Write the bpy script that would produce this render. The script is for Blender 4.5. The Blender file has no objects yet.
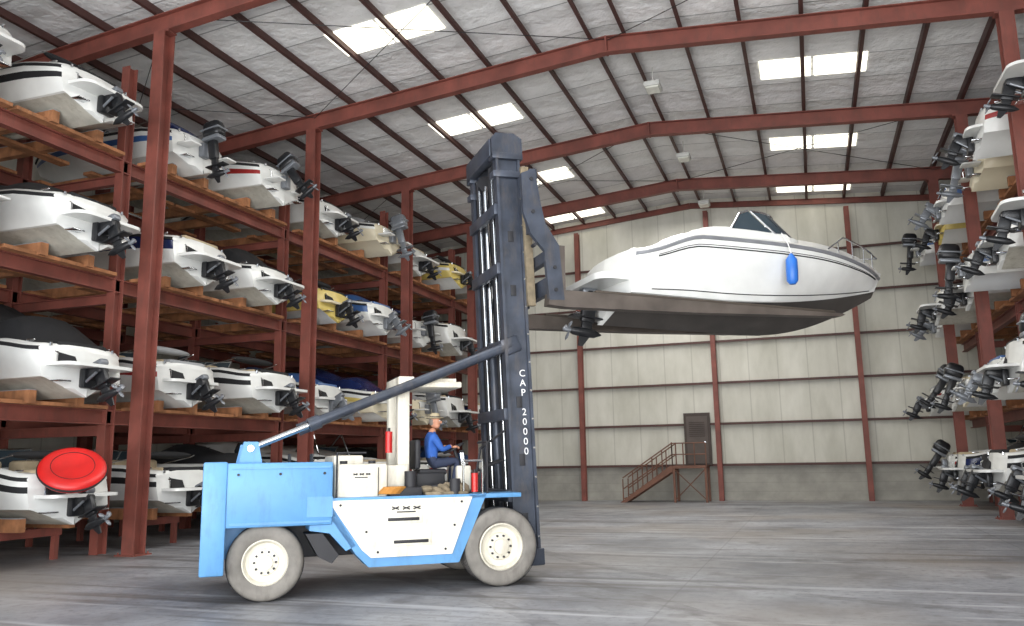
import bpy, bmesh, math, random
from mathutils import Matrix, Vector, Euler
random.seed(7)
scn=bpy.context.scene
col=scn.collection
scn.view_settings.view_transform='Standard'
# ------------------------------------------------------------ materials
MATS={}
def mat(name,c,rough=.5,metal=0,var=.12,scale=3.0,bump=0.0,emit=0,grime=None):
    if name in MATS: return MATS[name]
    m=bpy.data.materials.new(name); m.use_nodes=True
    nt=m.node_tree; b=nt.nodes['Principled BSDF']
    tc=nt.nodes.new('ShaderNodeTexCoord')
    nz=nt.nodes.new('ShaderNodeTexNoise'); nz.inputs['Scale'].default_value=scale; nz.inputs['Detail'].default_value=5
    nt.links.new(tc.outputs['Object'],nz.inputs['Vector'])
    r=nt.nodes.new('ShaderNodeValToRGB')
    r.color_ramp.elements[0].position=.3; r.color_ramp.elements[1].position=.7
    r.color_ramp.elements[0].color=(c[0]*(1-var),c[1]*(1-var),c[2]*(1-var),1)
    r.color_ramp.elements[1].color=(min(1,c[0]*(1+var)),min(1,c[1]*(1+var)),min(1,c[2]*(1+var)),1)
    nt.links.new(nz.outputs['Fac'],r.inputs['Fac']); out=r.outputs['Color']
    if grime:
        mp=nt.nodes.new('ShaderNodeMapping'); mp.inputs['Scale'].default_value=(3.5,3.5,1.0); nt.links.new(tc.outputs['Object'],mp.inputs['Vector'])
        n2=nt.nodes.new('ShaderNodeTexNoise'); n2.inputs['Scale'].default_value=1.6; n2.inputs['Detail'].default_value=8; n2.inputs['Roughness'].default_value=.7
        nt.links.new(mp.outputs['Vector'],n2.inputs['Vector'])
        r2=nt.nodes.new('ShaderNodeValToRGB'); r2.color_ramp.elements[0].position=.50; r2.color_ramp.elements[1].position=.72
        r2.color_ramp.elements[0].color=(0,0,0,1); r2.color_ramp.elements[1].color=(.6,.6,.6,1)
        nt.links.new(n2.outputs['Fac'],r2.inputs['Fac'])
        mx=nt.nodes.new('ShaderNodeMix'); mx.data_type='RGBA'; nt.links.new(r2.outputs['Color'],mx.inputs[0]); nt.links.new(out,mx.inputs[6]); mx.inputs[7].default_value=(*grime,1); out=mx.outputs[2]
    nt.links.new(out,b.inputs['Base Color'])
    b.inputs['Roughness'].default_value=rough; b.inputs['Metallic'].default_value=metal
    if bump:
        bp=nt.nodes.new('ShaderNodeBump'); bp.inputs['Strength'].default_value=bump
        nt.links.new(nz.outputs['Fac'],bp.inputs['Height']); nt.links.new(bp.outputs['Normal'],b.inputs['Normal'])
    if emit:
        b.inputs['Emission Color'].default_value=(c[0],c[1],c[2],1); b.inputs['Emission Strength'].default_value=emit
    MATS[name]=m; return m
def srgb(r,g,b):
    f=lambda v:((v/255+.055)/1.055)**2.4 if v>10 else v/255/12.92
    return (f(r),f(g),f(b))
STEEL=mat('red_oxide_steel',srgb(124,68,58),.6,0,.25,1.5,0,0,srgb(96,62,54))
STEELD=mat('purlin_steel',srgb(78,50,46),.6,0,.2,1.5)
WOOD=mat('bunk_wood',srgb(164,112,76),.85,0,.4,2.5,0,0,srgb(92,66,48))
WHITE=mat('gelcoat_white',srgb(224,225,222),.22,0,.06,2)
CREAM=mat('gelcoat_cream',srgb(220,210,184),.3,0,.05,2)
GRIMY=mat('hull_bottom_grimy',srgb(184,181,170),.45,0,.15,3,0,0,srgb(132,126,108))
BLK=mat('black_canvas',srgb(26,27,30),.8,0,.2,4)
NAVY=mat('navy_gelcoat',srgb(26,38,80),.25)
BLUEC=mat('blue_gelcoat',srgb(60,96,150),.3)
REDC=mat('red_gelcoat',srgb(150,40,38),.35)
YELC=mat('yellow_gelcoat',srgb(214,192,110),.35)
TAN=mat('tan_canvas',srgb(176,160,132),.85)
GREY=mat('grey_canvas',srgb(150,152,155),.7)
ENG=mat('engine_black',srgb(34,35,38),.35,.2)
ENGG=mat('engine_grey',srgb(120,124,130),.35,.3)
ENGW=mat('engine_white',srgb(210,213,215),.3)
CHR=mat('chrome',srgb(200,203,206),.2,1)
GLASS=mat('tinted_glass',srgb(58,70,78),.08,0,.05)
# ------------------------------------------------------------ builder
class MB:
    def __init__(s): s.v=[];s.f=[];s.m=[];s.s=[];s.M=Matrix.Identity(4)
    def raw(s,vs,fs,mat=0,smooth=False,mats=None):
        o=len(s.v)
        s.v+= [tuple(s.M@Vector(v)) for v in vs]
        for i,f in enumerate(fs):
            s.f.append([o+k for k in f]); s.m.append(mats[i] if mats else mat); s.s.append(smooth)
    def box(s,c,d,mat=0,bev=0,rot=None,seg=2,taper=None):
        bm=bmesh.new(); bmesh.ops.create_cube(bm,size=1)
        for v in bm.verts:
            if taper and v.co.z>0: v.co.x*=taper[0]; v.co.y*=taper[1]
            v.co.x*=d[0];v.co.y*=d[1];v.co.z*=d[2]
        if bev: bmesh.ops.bevel(bm,geom=bm.edges[:],offset=bev,segments=seg,profile=.5,affect='EDGES')
        R=Matrix.Identity(4)
        if rot: R=Euler(rot).to_matrix().to_4x4()
        T=Matrix.Translation(c)@R
        bm.verts.index_update()
        s.raw([T@v.co for v in bm.verts],[[v.index for v in f.verts] for f in bm.faces],mat,bool(bev and seg>1))
        bm.free()
    def b2(s,x0,x1,y0,y1,z0,z1,mat=0,bev=0): s.box(((x0+x1)/2,(y0+y1)/2,(z0+z1)/2),(x1-x0,y1-y0,z1-z0),mat,bev)
    def lathe(s,prof,c,d,seg=24,mat=0,mats=None,smooth=True,cap=True):
        q=Vector(d).normalized().to_track_quat('Z','Y').to_matrix(); c=Vector(c)
        vs=[];fs=[];ms=[]
        for (r,a) in prof:
            for i in range(seg):
                t=2*math.pi*i/seg; vs.append(c+q@Vector((r*math.cos(t),r*math.sin(t),a)))
        for j in range(len(prof)-1):
            for i in range(seg):
                k=(i+1)%seg; fs.append([j*seg+i,j*seg+k,(j+1)*seg+k,(j+1)*seg+i]); ms.append(mats[j] if mats else mat)
        s.raw(vs,fs,mat,smooth,ms)
        if cap:
            if prof[0][0]>1e-4: s.raw(vs[:seg],[list(range(seg))[::-1]],mats[0] if mats else mat)
            if prof[-1][0]>1e-4: s.raw(vs[-seg:],[list(range(seg))],mats[-1] if mats else mat)
    def cyl(s,p1,p2,r,r2=None,seg=12,mat=0):
        d=Vector(p2)-Vector(p1); s.lathe([(r,0),(r if r2 is None else r2,d.length)],p1,d,seg,mat)
    def tube(s,pts,r,mat=0,seg=8):
        for a,b in zip(pts[:-1],pts[1:]): s.cyl(a,b,r,seg=seg,mat=mat)
        for p in pts[1:-1]: s.ell(p,(r,r,r),mat,8,5)
    def ell(s,c,r,mat=0,nu=16,nv=10,rot=None):
        R=Euler(rot).to_matrix() if rot else Matrix.Identity(3)
        vs=[];fs=[]
        for j in range(nv+1):
            p=math.pi*j/nv
            for i in range(nu):
                t=2*math.pi*i/nu
                vs.append(Vector(c)+R@Vector((r[0]*math.sin(p)*math.cos(t),r[1]*math.sin(p)*math.sin(t),r[2]*math.cos(p))))
        for j in range(nv):
            for i in range(nu):
                k=(i+1)%nu
                fs.append([j*nu+i,(j+1)*nu+i,(j+1)*nu+k,j*nu+k])
        s.raw(vs,fs,mat,True)
    def prism(s,poly,y0,y1,mat=0):   # poly in (x,z)
        n=len(poly)
        vs=[(p[0],y0,p[1]) for p in poly]+[(p[0],y1,p[1]) for p in poly]
        fs=[list(range(n)),list(range(n,2*n))[::-1]]+[[i,i+n,(i+1)%n+n,(i+1)%n] for i in range(n)]
        s.raw(vs,fs,mat)
    def plate(s,poly,z0,z1,mat=0):   # poly in (x,y)
        n=len(poly)
        vs=[(p[0],p[1],z0) for p in poly]+[(p[0],p[1],z1) for p in poly]
        fs=[list(range(n)),list(range(n,2*n))[::-1]]+[[i,i+n,(i+1)%n+n,(i+1)%n] for i in range(n)]
        s.raw(vs,fs,mat)
    def ibeam(s,p1,p2,w,h,mat=0,t=.03,side=None):
        p1=Vector(p1);p2=Vector(p2);d=(p2-p1);L=d.length;d.normalize()
        if side is None:
            side=d.cross(Vector((0,0,1)))
            if side.length<.1: side=Vector((1,0,0))
        side=Vector(side).normalized(); up=side.cross(d).normalized()
        R=Matrix((d,side,up)).transposed().to_4x4(); c=(p1+p2)/2
        for (off,sy,sz) in ((0,t,h-2*t),(h/2-t/2,w,t),(-h/2+t/2,w,t)):
            o=s.M; s.M=o@Matrix.Translation(c+up*off)@R; s.box((0,0,0),(L,sy,sz),mat); s.M=o
    def mesh(s,name,mats):
        me=bpy.data.meshes.new(name); me.from_pydata(s.v,[],s.f)
        for m in mats: me.materials.append(m)
        me.polygons.foreach_set('material_index',s.m); me.polygons.foreach_set('use_smooth',s.s)
        bm=bmesh.new(); bm.from_mesh(me); bmesh.ops.recalc_face_normals(bm,faces=bm.faces); bm.to_mesh(me); bm.free()
        me.update()
        try: me.set_sharp_from_angle(angle=math.radians(38))
        except Exception: pass
        return me
    def obj(s,name,mats,parent=None,M=None):
        o=bpy.data.objects.new(name,s.mesh(name,mats)); col.objects.link(o)
        if parent: o.parent=parent
        if M is not None: o.matrix_world=M
        return o
def inst(name,me,M):
    o=bpy.data.objects.new(name,me); col.objects.link(o); o.matrix_world=M; return o
# ------------------------------------------------------------ camera
CAMZ=2.0; th=math.radians(19.6); ph=math.radians(10.05); ro=math.radians(.97)
F=Vector((-math.sin(th)*math.cos(ph),math.cos(th)*math.cos(ph),math.sin(ph)))
R0=Vector((math.cos(th),math.sin(th),0)); U0=R0.cross(F)
R=R0*math.cos(ro)-U0*math.sin(ro); U=U0*math.cos(ro)+R0*math.sin(ro)
cd=bpy.data.cameras.new('camera'); cam=bpy.data.objects.new('camera',cd); col.objects.link(cam)
cam.matrix_world=Matrix.Translation((0,0,CAMZ))@Matrix((R,U,-F)).transposed().to_4x4()
cd.sensor_width=36; cd.lens=36*829/1024; cd.clip_end=500
scn.camera=cam
# ------------------------------------------------------------ shell
XR=-4.85; XL=-24.0; XW=14.5; YB=40.0; YF=-4.0; XC=5.32
FY=[1.9,8.7,15.5,22.3,29.1,35.9]
def rz(x,base): return base-abs(x-XR)/12
RB=13.7
ROOF=14.5
def node_mat(name): 
    m=bpy.data.materials.new(name); m.use_nodes=True; return m,m.node_tree,m.node_tree.nodes['Principled BSDF']
def line_mask(nt,sock,period,width,off=0):
    a=nt.nodes.new('ShaderNodeMath');a.operation='MULTIPLY_ADD';a.inputs[1].default_value=1/period;a.inputs[2].default_value=off+100
    nt.links.new(sock,a.inputs[0])
    f=nt.nodes.new('ShaderNodeMath');f.operation='FRACT';nt.links.new(a.outputs[0],f.inputs[0])
    l=nt.nodes.new('ShaderNodeMath');l.operation='LESS_THAN';l.inputs[1].default_value=width/period;nt.links.new(f.outputs[0],l.inputs[0])
    return l.outputs[0],f.outputs[0]
def mul(nt,s,k):
    mf=nt.nodes.new('ShaderNodeMath');mf.operation='MULTIPLY';nt.links.new(s,mf.inputs[0])
    if isinstance(k,(int,float)): mf.inputs[1].default_value=k
    else: nt.links.new(k,mf.inputs[1])
    return mf.outputs[0]
def mix(nt,fac,a,b):
    n=nt.nodes.new('ShaderNodeMix');n.data_type='RGBA'
    nt.links.new(fac,n.inputs[0])
    for i,x in ((6,a),(7,b)):
        if isinstance(x,tuple): n.inputs[i].default_value=(*x,1)
        else: nt.links.new(x,n.inputs[i])
    return n.outputs[2]
def noise(nt,vec,sc,det=6,ro=.6):
    n=nt.nodes.new('ShaderNodeTexNoise');n.inputs['Scale'].default_value=sc;n.inputs['Detail'].default_value=det;n.inputs['Roughness'].default_value=ro
    nt.links.new(vec,n.inputs['Vector']);return n.outputs['Fac']
def ramp(nt,s,p0,p1,c0,c1):
    r=nt.nodes.new('ShaderNodeValToRGB');r.color_ramp.elements[0].position=p0;r.color_ramp.elements[1].position=p1
    r.color_ramp.elements[0].color=(*c0,1);r.color_ramp.elements[1].color=(*c1,1);nt.links.new(s,r.inputs['Fac']);return r.outputs['Color']
m,nt,b=node_mat('concrete_floor'); tc=nt.nodes.new('ShaderNodeTexCoord')
O=tc.outputs['Object']
base=ramp(nt,noise(nt,O,.35,8,.65),.36,.66,srgb(108,110,116),srgb(164,166,171))
sp=ramp(nt,noise(nt,O,6,6,.7),.50,.70,(0,0,0),(1,1,1))
c1=mix(nt,mul(nt,sp,.8),base,srgb(106,106,108))
def streak(rot,sc,p0,c,prev,ns):
    mp=nt.nodes.new('ShaderNodeMapping');mp.inputs['Rotation'].default_value=(0,0,math.radians(rot));mp.inputs['Scale'].default_value=sc;nt.links.new(O,mp.inputs['Vector'])
    st=ramp(nt,noise(nt,mp.outputs['Vector'],ns,5,.6),p0,p0+.1,(0,0,0),(.7,.7,.7))
    return mix(nt,st,prev,c)
c2=streak(-35,(.10,1.6,1),.55,srgb(82,80,80),c1,1.2)
c2=streak(-80,(.08,1.9,1),.57,srgb(92,86,82),c2,1.0)
c2=streak(12,(.09,1.5,1),.58,srgb(192,194,198),c2,1.1)
wm=ramp(nt,noise(nt,O,.16,4,.5),.45,.65,(0,0,0),(.5,.5,.5))
c2=mix(nt,wm,c2,srgb(152,141,128))
bl=ramp(nt,noise(nt,O,.9,3,.5),.60,.70,(0,0,0),(.5,.5,.5))
c2=mix(nt,bl,c2,srgb(90,86,84))
# curved rubber tyre tracks (rings around turning centres)
brk=ramp(nt,noise(nt,O,1.3,5,.7),.38,.58,(0,0,0),(1,1,1))
for (cx_,cy_,rr) in ((6,26,14.2),(6,26,16.4),(-14,2,13.5),(-14,2,15.6),(3,0,9.0),(3,0,11.1),(-2,34,16.5)):
    vd=nt.nodes.new('ShaderNodeVectorMath');vd.operation='DISTANCE';vd.inputs[1].default_value=(cx_,cy_,0);nt.links.new(O,vd.inputs[0])
    cm=nt.nodes.new('ShaderNodeMath');cm.operation='COMPARE';cm.inputs[1].default_value=rr;cm.inputs[2].default_value=.16;nt.links.new(vd.outputs['Value'],cm.inputs[0])
    c2=mix(nt,mul(nt,mul(nt,cm.outputs[0],brk),.38),c2,srgb(66,63,62))
sx=nt.nodes.new('ShaderNodeSeparateXYZ');nt.links.new(O,sx.inputs[0])
la,_=line_mask(nt,sx.outputs[0],6.0,.03,.35); lb,_=line_mask(nt,sx.outputs[1],6.8,.03)
mx=nt.nodes.new('ShaderNodeMath');mx.operation='MAXIMUM';nt.links.new(la,mx.inputs[0]);nt.links.new(lb,mx.inputs[1])
nt.links.new(mix(nt,mul(nt,mx.outputs[0],.3),c2,srgb(80,78,76)),b.inputs['Base Color'])
b.inputs['Roughness'].default_value=.48
FLOOR=m
m,nt,b=node_mat('white_insulation'); tc=nt.nodes.new('ShaderNodeTexCoord');O=tc.outputs['Object']
sx=nt.nodes.new('ShaderNodeSeparateXYZ');nt.links.new(O,sx.inputs[0])
la,fr=line_mask(nt,sx.outputs[1],1.7,.05)
base=ramp(nt,noise(nt,O,1.2,5),.3,.7,srgb(234,235,235),srgb(252,252,252))
nt.links.new(mix(nt,mul(nt,la,.6),base,srgb(90,92,96)),b.inputs['Base Color'])
b.inputs['Roughness'].default_value=.45
bp=nt.nodes.new('ShaderNodeBump');bp.inputs['Strength'].default_value=.6;bp.inputs['Distance'].default_value=.15
s1=nt.nodes.new('ShaderNodeMath');s1.operation='PINGPONG';s1.inputs[1].default_value=.5;nt.links.new(fr,s1.inputs[0])
ad=nt.nodes.new('ShaderNodeMath');ad.operation='MULTIPLY_ADD';ad.inputs[1].default_value=-1.0;nt.links.new(s1.outputs[0],ad.inputs[0]);nt.links.new(noise(nt,O,2.5,3),ad.inputs[2])
nt.links.new(ad.outputs[0],bp.inputs['Height']);nt.links.new(bp.outputs['Normal'],b.inputs['Normal'])
CEIL=m
def wall_mat(name,axis):
    m,nt,b=node_mat(name); tc=nt.nodes.new('ShaderNodeTexCoord');O=tc.outputs['Object']
    sx=nt.nodes.new('ShaderNodeSeparateXYZ');nt.links.new(O,sx.inputs[0])
    la,fr=line_mask(nt,sx.outputs[axis],1.3,.05)
    mp=nt.nodes.new('ShaderNodeMapping');mp.inputs['Scale'].default_value=(1,1,.35);nt.links.new(O,mp.inputs['Vector'])
    base=ramp(nt,noise(nt,mp.outputs['Vector'],.9,6),.3,.72,srgb(186,184,171),srgb(218,216,205))
    up=mix(nt,mul(nt,la,.35),base,srgb(140,136,124))
    con=ramp(nt,noise(nt,O,1.2,6),.3,.7,srgb(138,136,128),srgb(166,163,154))
    lb,_=line_mask(nt,sx.outputs[2],.4,.02)
    con=mix(nt,mul(nt,lb,.3),con,srgb(110,108,102))
    lt=nt.nodes.new('ShaderNodeMath');lt.operation='LESS_THAN';lt.inputs[1].default_value=1.62;nt.links.new(sx.outputs[2],lt.inputs[0])
    nt.links.new(mix(nt,lt.outputs[0],up,con),b.inputs['Base Color']);b.inputs['Roughness'].default_value=.65
    return m
WALLX=wall_mat('insulated_wall_x',0); WALLY=wall_mat('insulated_wall_y',1)
g=MB(); g.b2(XL-.3,XW+.3,-30,YB+.3,-.3,0,0); g.obj('floor',[FLOOR])
g=MB(); g.prism([(XL,0),(XW,0),(XW,rz(XW,ROOF)),(XR,ROOF),(XL,rz(XL,ROOF))],YB,YB+.25); g.obj('wall_back',[WALLX])
g=MB(); g.b2(XL-.25,XL,YF,YB+.25,0,rz(XL,ROOF)); g.obj('wall_left',[WALLY])
g=MB(); g.b2(XW,XW+.25,YF,YB+.25,0,rz(XW,ROOF)); g.obj('wall_right',[WALLY])
g=MB(); g.prism([(XL-.25,rz(XL-.25,ROOF)),(XR,ROOF),(XW+.25,rz(XW+.25,ROOF)),(XW+.25,rz(XW+.25,ROOF)+.2),(XR,ROOF+.2),(XL-.25,rz(XL-.25,ROOF)+.2)],YF,YB+.25); g.obj('ceiling',[CEIL])
g=MB()
for sgn in (-1,1):
    k=0
    while True:
        x=XR+sgn*(.5+1.62*k); k+=1
        if x<XL+.2 or x>XW-.2: break
        z=rz(x,ROOF)
        g.b2(x-.012,x+.012,YF,YB,z-.26,z-.01)
        g.b2(x-.012,x+.10,YF,YB,z-.27,z-.245)
g.obj('roof_purlins',[STEELD])
g=MB()
for (ya,yb) in ((15.5,22.3),(29.1,35.9)):
    for xa,xb in ((-23,-14.8),(-14.8,XR),(XR,XC),(XC,13.5)):
        g.cyl((xa,ya,rz(xa,ROOF)-.36),(xb,yb,rz(xb,ROOF)-.36),.012,seg=6)
        g.cyl((xa,yb,rz(xa,ROOF)-.40),(xb,ya,rz(xb,ROOF)-.40),.012,seg=6)
g.obj('roof_bracing_rods',[ENG])
for i,y in enumerate(FY+[YB-.12]):
    g=MB(); h=.5 if i<6 else .26; off=0 if i<6 else .3
    for a,bx in ((XL,XR),(XR,XW)):
        za=rz(a,RB)+h/2+off; zb=rz(bx,RB)+h/2+off
        g.ibeam((a,y,za),(bx,y,zb),.26 if i<6 else .16,h,0,.03,side=(0,1,0))
    if i<6:
        g.b2(XR-.03,XR+.03,y-.14,y+.14,RB-.02,RB+h,0)
        for x in (-14.8,XC): g.b2(x-.25,x+.25,y-.15,y+.15,rz(x,RB)-.04,rz(x,RB),0)
        g.ibeam((XL+.3,y,0),(XL+.3,y,rz(XL,RB)+.1),.26,.45,0,.03,side=(0,1,0))
        g.ibeam((XW-.3,y,0),(XW-.3,y,rz(XW,RB)+.1),.26,.45,0,.03,side=(0,1,0))
    g.obj('roof_rafter_frame',[STEEL])
for y in FY:
    for x in (-14.8,XC):
        g=MB(); g.ibeam((x,y,0.02),(x,y,rz(x,RB)-.03),.34,.38,0,.035,side=(1,0,0)); g.b2(x-.28,x+.28,y-.28,y+.28,0,.03)
        for dx in (-.22,.22):
            for dy in (-.22,.22): g.cyl((x+dx,y+dy,.02),(x+dx,y+dy,.08),.02,seg=6)
        g.obj('support_column',[STEEL])
g=MB()
for z in (1.62,3.5,5.4,7.35,9.3,11.3):
    g.b2(XL+.02,XW-.02,YB-.2,YB-.01,z-.03,z+.03); g.b2(XL+.02,XW-.02,YB-.21,YB-.19,z-.06,z+.05)
g.obj('wall_girts',[STEELD])
for x in (-17.1,-10.55,-4.1,2.2,8.7):
    g=MB(); g.ibeam((x,YB-.38,0),(x,YB-.38,rz(x,RB)+.05),.22,.3,0,.03,side=(1,0,0)); g.obj('end_wall_column',[STEEL])
SKY=mat('skylight_panel',(1,.96,.80),.4,0,.02,1,emit=2.2)
for y in (12.5,19.3,26.1,32.9,38.7,5.6):
    for xc in (-10.55,.85):
        for d in (-.81,.81):
            x=xc+d; g=MB(); z=rz(x,ROOF); s=(1 if x<XR else -1)/12
            vs=[(x-.76,y-.66,z-.76*s-.03),(x+.76,y-.66,z+.76*s-.03),(x+.76,y+.66,z+.76*s-.03),(x-.76,y+.66,z-.76*s-.03)]
            vs+= [(a,b_,c+.025) for a,b_,c in vs]
            g.raw(vs,[[0,1,2,3],[4,5,6,7],[0,1,5,4],[1,2,6,5],[2,3,7,6],[3,0,4,7]]); g.obj('window_skylight',[SKY])
LG=mat('lamp_housing',srgb(205,205,200),.5)
for y in (24.8,31.5,38.0,18):
    g=MB(); z=13.6
    g.cyl((XR+.9,y,z+.1),(XR+.9,y,z+.65),.02,seg=6,mat=0); g.box((XR+.9,y,z),(.5,.65,.16),0,.03); g.box((XR+.9,y,z-.1),(.4,.5,.06),1)
    g.obj('high_bay_lamp',[LG,mat('lamp_glass',srgb(225,225,215),.3)])
# stairs, landing, door
STB=mat('stair_brown',srgb(112,76,60),.65,0,.2,3)
g=MB()
LZ=1.62; y0=YB-1.8;y1=YB-.65
x0=-8.35;x1=-6.05; DX=x1+1.0
n=8
for i in range(n):
    x=x0+(x1-x0)*(i+.5)/n; z=LZ*(i+1)/(n+1)
    g.b2(x-.15,x+.15,y0,y1,z-.02,z+.02,0)
for y in (y0,y1):
    g.prism([(x0-.15,0),(x0+.12,0),(x1,LZ-.25),(x1,LZ),(x1-.1,LZ)],y-.025,y+.025,0)
    for h in (.5,1.0): g.tube([(x0,y,h+.1),(x1,y,LZ+h),(x1+1.5,y,LZ+h)] if y==y0 else [(x0,y,h+.1),(x1,y,LZ+h)],.03,0,6)
    for k in range(6):
        t=k/5; x=x0+(x1-x0)*t; g.cyl((x,y,LZ*t),(x,y,LZ*t+1.05),.028,seg=6)
for k in range(4): g.cyl((x1+k*.5,y0,LZ),(x1+k*.5,y0,LZ+1.0),.028,seg=6)
g.b2(x1,x1+1.5,y0,YB-.6,LZ-.12,LZ,0)
for x in (x1+.05,x1+1.45):
    for y in (y0+.05,YB-.65): g.b2(x-.05,x+.05,y-.05,y+.05,0,LZ-.1,0)
g.cyl((x1+.05,y0+.05,.1),(x1+1.45,y0+.05,LZ-.15),.025,seg=6);g.cyl((x1+1.45,y0+.05,.1),(x1+.05,y0+.05,LZ-.15),.025,seg=6)
g.obj('steel_staircase',[STB])
g=MB(); DB=mat('door_brown',srgb(84,74,68),.6)
g.b2(DX-.6,DX+.6,YB-.4,YB-.215,LZ+.02,LZ+2.4,0); g.b2(DX-.48,DX+.48,YB-.42,YB-.39,LZ+.08,LZ+2.25,1)
g.cyl((DX+.35,YB-.48,LZ+1.05),(DX+.35,YB-.4,LZ+1.05),.035,mat=2)
for k in range(8): g.b2(DX-.36,DX+.36,YB-.44,YB-.41,LZ+1.3+k*.09,LZ+1.35+k*.09,0)
g.obj('door_1',[mat('door_frame_dark',srgb(62,50,44),.6),DB,CHR])
# ------------------------------------------------------------ boats
def clamp(a,lo=0,hi=1): return max(lo,min(hi,a))
def sm(t): t=clamp(t); return t*t*(3-2*t)
def hull(mb,L,B,H,crown,deckmat,mi,n=22,dead=.36,rake=.08,sheer=.12,chine=.80,sternsheer=.86,sheerf=None,trm=None):
    def S(t):
        b=B/2*(.96+.04*min(1,t/.3)) if t<.42 else B/2*(1-clamp((t-.42)/.58)**2.5)
        b*=.88+.12*clamp(t/.05)**.5
        b=max(b,.015)
        bc=B/2*chine if t<.35 else B/2*chine*(1-clamp((t-.35)/.65)**1.8); bc=max(bc,.01)
        g_=sheerf(t)*H if sheerf else H*(.93*(sternsheer+(1-sternsheer)*sm(t/.2))+sheer*t*t)
        k=0 if t<.5 else H*.70*((t-.5)/.5)**2.4
        c=dead+(H*.80-dead)*clamp((t-.3)/.7)**1.9
        return b,bc,g_,k,max(c,k+.01)
    rows=[];N=None
    ts=[0,.012,.03]+[1-(1-i/n)**1.25 for i in range(1,n+1)]
    for t in ts:
        b,bc,g_,k,c=S(t)
        cr=crown(t); fl=.05*(1-t)
        P=[(0,k),(bc*.5,k+(c-k)*.47),(bc*.53,k+(c-k)*.47+.025),(bc,c),(bc+.06*(1-t)+.003,c+.015),
           (bc+(b-bc)*.40+fl,c+(g_-c)*.3),(bc+(b-bc)*.72+fl,c+(g_-c)*.58),(bc+(b-bc)*.93+fl*.6,c+(g_-c)*.80),(b+.01,g_-.01),
           (b+.035,g_+.0),(b+.035,g_+.05),(b,g_+.075),(b*.94,g_+.13),(b*.84,g_+.155),(b*.66,g_+.15+cr*.72),(b*.36,g_+.15+cr*.95),(0,g_+.15+cr)]
        row=[]
        for (y,z) in P:
            x=L*(t*(1-rake)+rake*t*clamp(z/H,0,1.2)) + (1-clamp(t/.25))*.20*clamp(z/H)
            row.append((x,y,z))
        rows.append(row);N=len(P)
    vs=[];fs=[];ms=[]
    segm=[mi[0],mi[0],mi[0],mi[1],mi[1],mi[1],mi[2],mi[3],mi[4],mi[4],mi[4],mi[5],mi[5],None,None,None]
    for sg in (1,-1):
        o=len(vs)
        for r in rows: vs+=[(x,y*sg,z) for x,y,z in r]
        for i in range(len(rows)-1):
            t=(ts[i]+ts[i+1])/2
            for j in range(N-1):
                mm=segm[j] if segm[j] is not None else deckmat(t,j)
                fs.append([o+i*N+j,o+(i+1)*N+j,o+(i+1)*N+j+1,o+i*N+j+1]); ms.append(mm)
        q=len(vs)
        for (x,y,z) in rows[0]: vs.append((x-.08,y*sg*.6,z)); 
        for (x,y,z) in rows[0]: vs.append((x-.11,0,z))
        for j in range(N-1):
            tm=mi[1] if j<5 or not trm else trm
            fs.append([o+j,o+j+1,q+j+1,q+j]);ms.append(tm)
            fs.append([q+j,q+j+1,q+N+j+1,q+N+j]);ms.append(tm)
    mb.raw(vs,fs,0,True,ms)
    return S
def prop(mb,c,r,mi):
    x,y,z=c; mb.lathe([(.03,-.08),(.045,-.03),(.045,.08)],c,(1,0,0),10,mi)
    for k in range(3):
        a=k*2*math.pi/3+.4
        mb.ell((x,y+math.cos(a)*r*.6,z+math.sin(a)*r*.6),(.02,r*.42,r*.3),mi,8,6,(a,.3,0))
def sterndrive(mb,z,mi,mg,tilt=18,s=1.0):
    o=mb.M; mb.M=o@Matrix.Translation((-.08,0,z))
    mb.box((-.05,0,.05),(.16,.42,.42),mi,.04)
    mb.M=mb.M@Matrix.Rotation(math.radians(tilt),4,'Y')@Matrix.Scale(s,4)
    mb.box((-.28,0,.1),(.42,.26,.24),mi,.06); mb.box((-.4,0,.2),(.3,.22,.14),mg,.05)
    mb.box((-.38,0,-.12),(.26,.13,.42),mi,.04); mb.box((-.42,0,-.25),(.56,.26,.03),mi,.01)
    mb.box((-.38,0,-.38),(.2,.07,.25),mi,.03)
    mb.lathe([(.01,.3),(.07,.18),(.085,0),(.07,-.22),(.04,-.28)],(-.40,0,-.5),(1,0,0),10,mi)
    mb.prism([(-.28,-.52),(-.5,-.52),(-.5,-.74),(-.42,-.74)],-.012,.012,mi)
    prop(mb,(-.72,0,-.5),.19,mg)
    for y in (-.14,.14): mb.cyl((-.02,y,-.08),(-.4,y,.0),.028,seg=8,mat=mg)
    mb.M=o
def outboard(mb,z,mi,mg,tilt=12,s=1.0):
    o=mb.M; mb.M=o@Matrix.Translation((-.02,0,z))
    mb.box((-.08,0,-.1),(.18,.3,.4),mg,.03)
    mb.M=mb.M@Matrix.Rotation(math.radians(tilt),4,'Y')@Matrix.Scale(s,4)
    mb.box((-.42,0,.42),(.62,.44,.5),mi,.14,None,3,(.86,.85)); mb.box((-.40,0,.15),(.56,.38,.12),mg,.04)
    mb.box((-.42,0,.40),(.63,.447,.05),mg,.02)
    mb.box((-.36,0,-.15),(.26,.2,.6),mi,.06); mb.box((-.38,0,-.55),(.2,.12,.4),mi,.04)
    mb.box((-.44,0,-.66),(.6,.26,.03),mi,.01)
    mb.box((-.38,0,-.78),(.22,.08,.2),mi,.03)
    mb.lathe([(.01,.32),(.07,.2),(.09,0),(.075,-.22),(.04,-.28)],(-.40,0,-.9),(1,0,0),10,mi)
    mb.prism([(-.28,-.92),(-.5,-.92),(-.5,-1.16),(-.42,-1.16)],-.012,.012,mi)
    prop(mb,(-.72,0,-.9),.2,mg)
    mb.M=o
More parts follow.
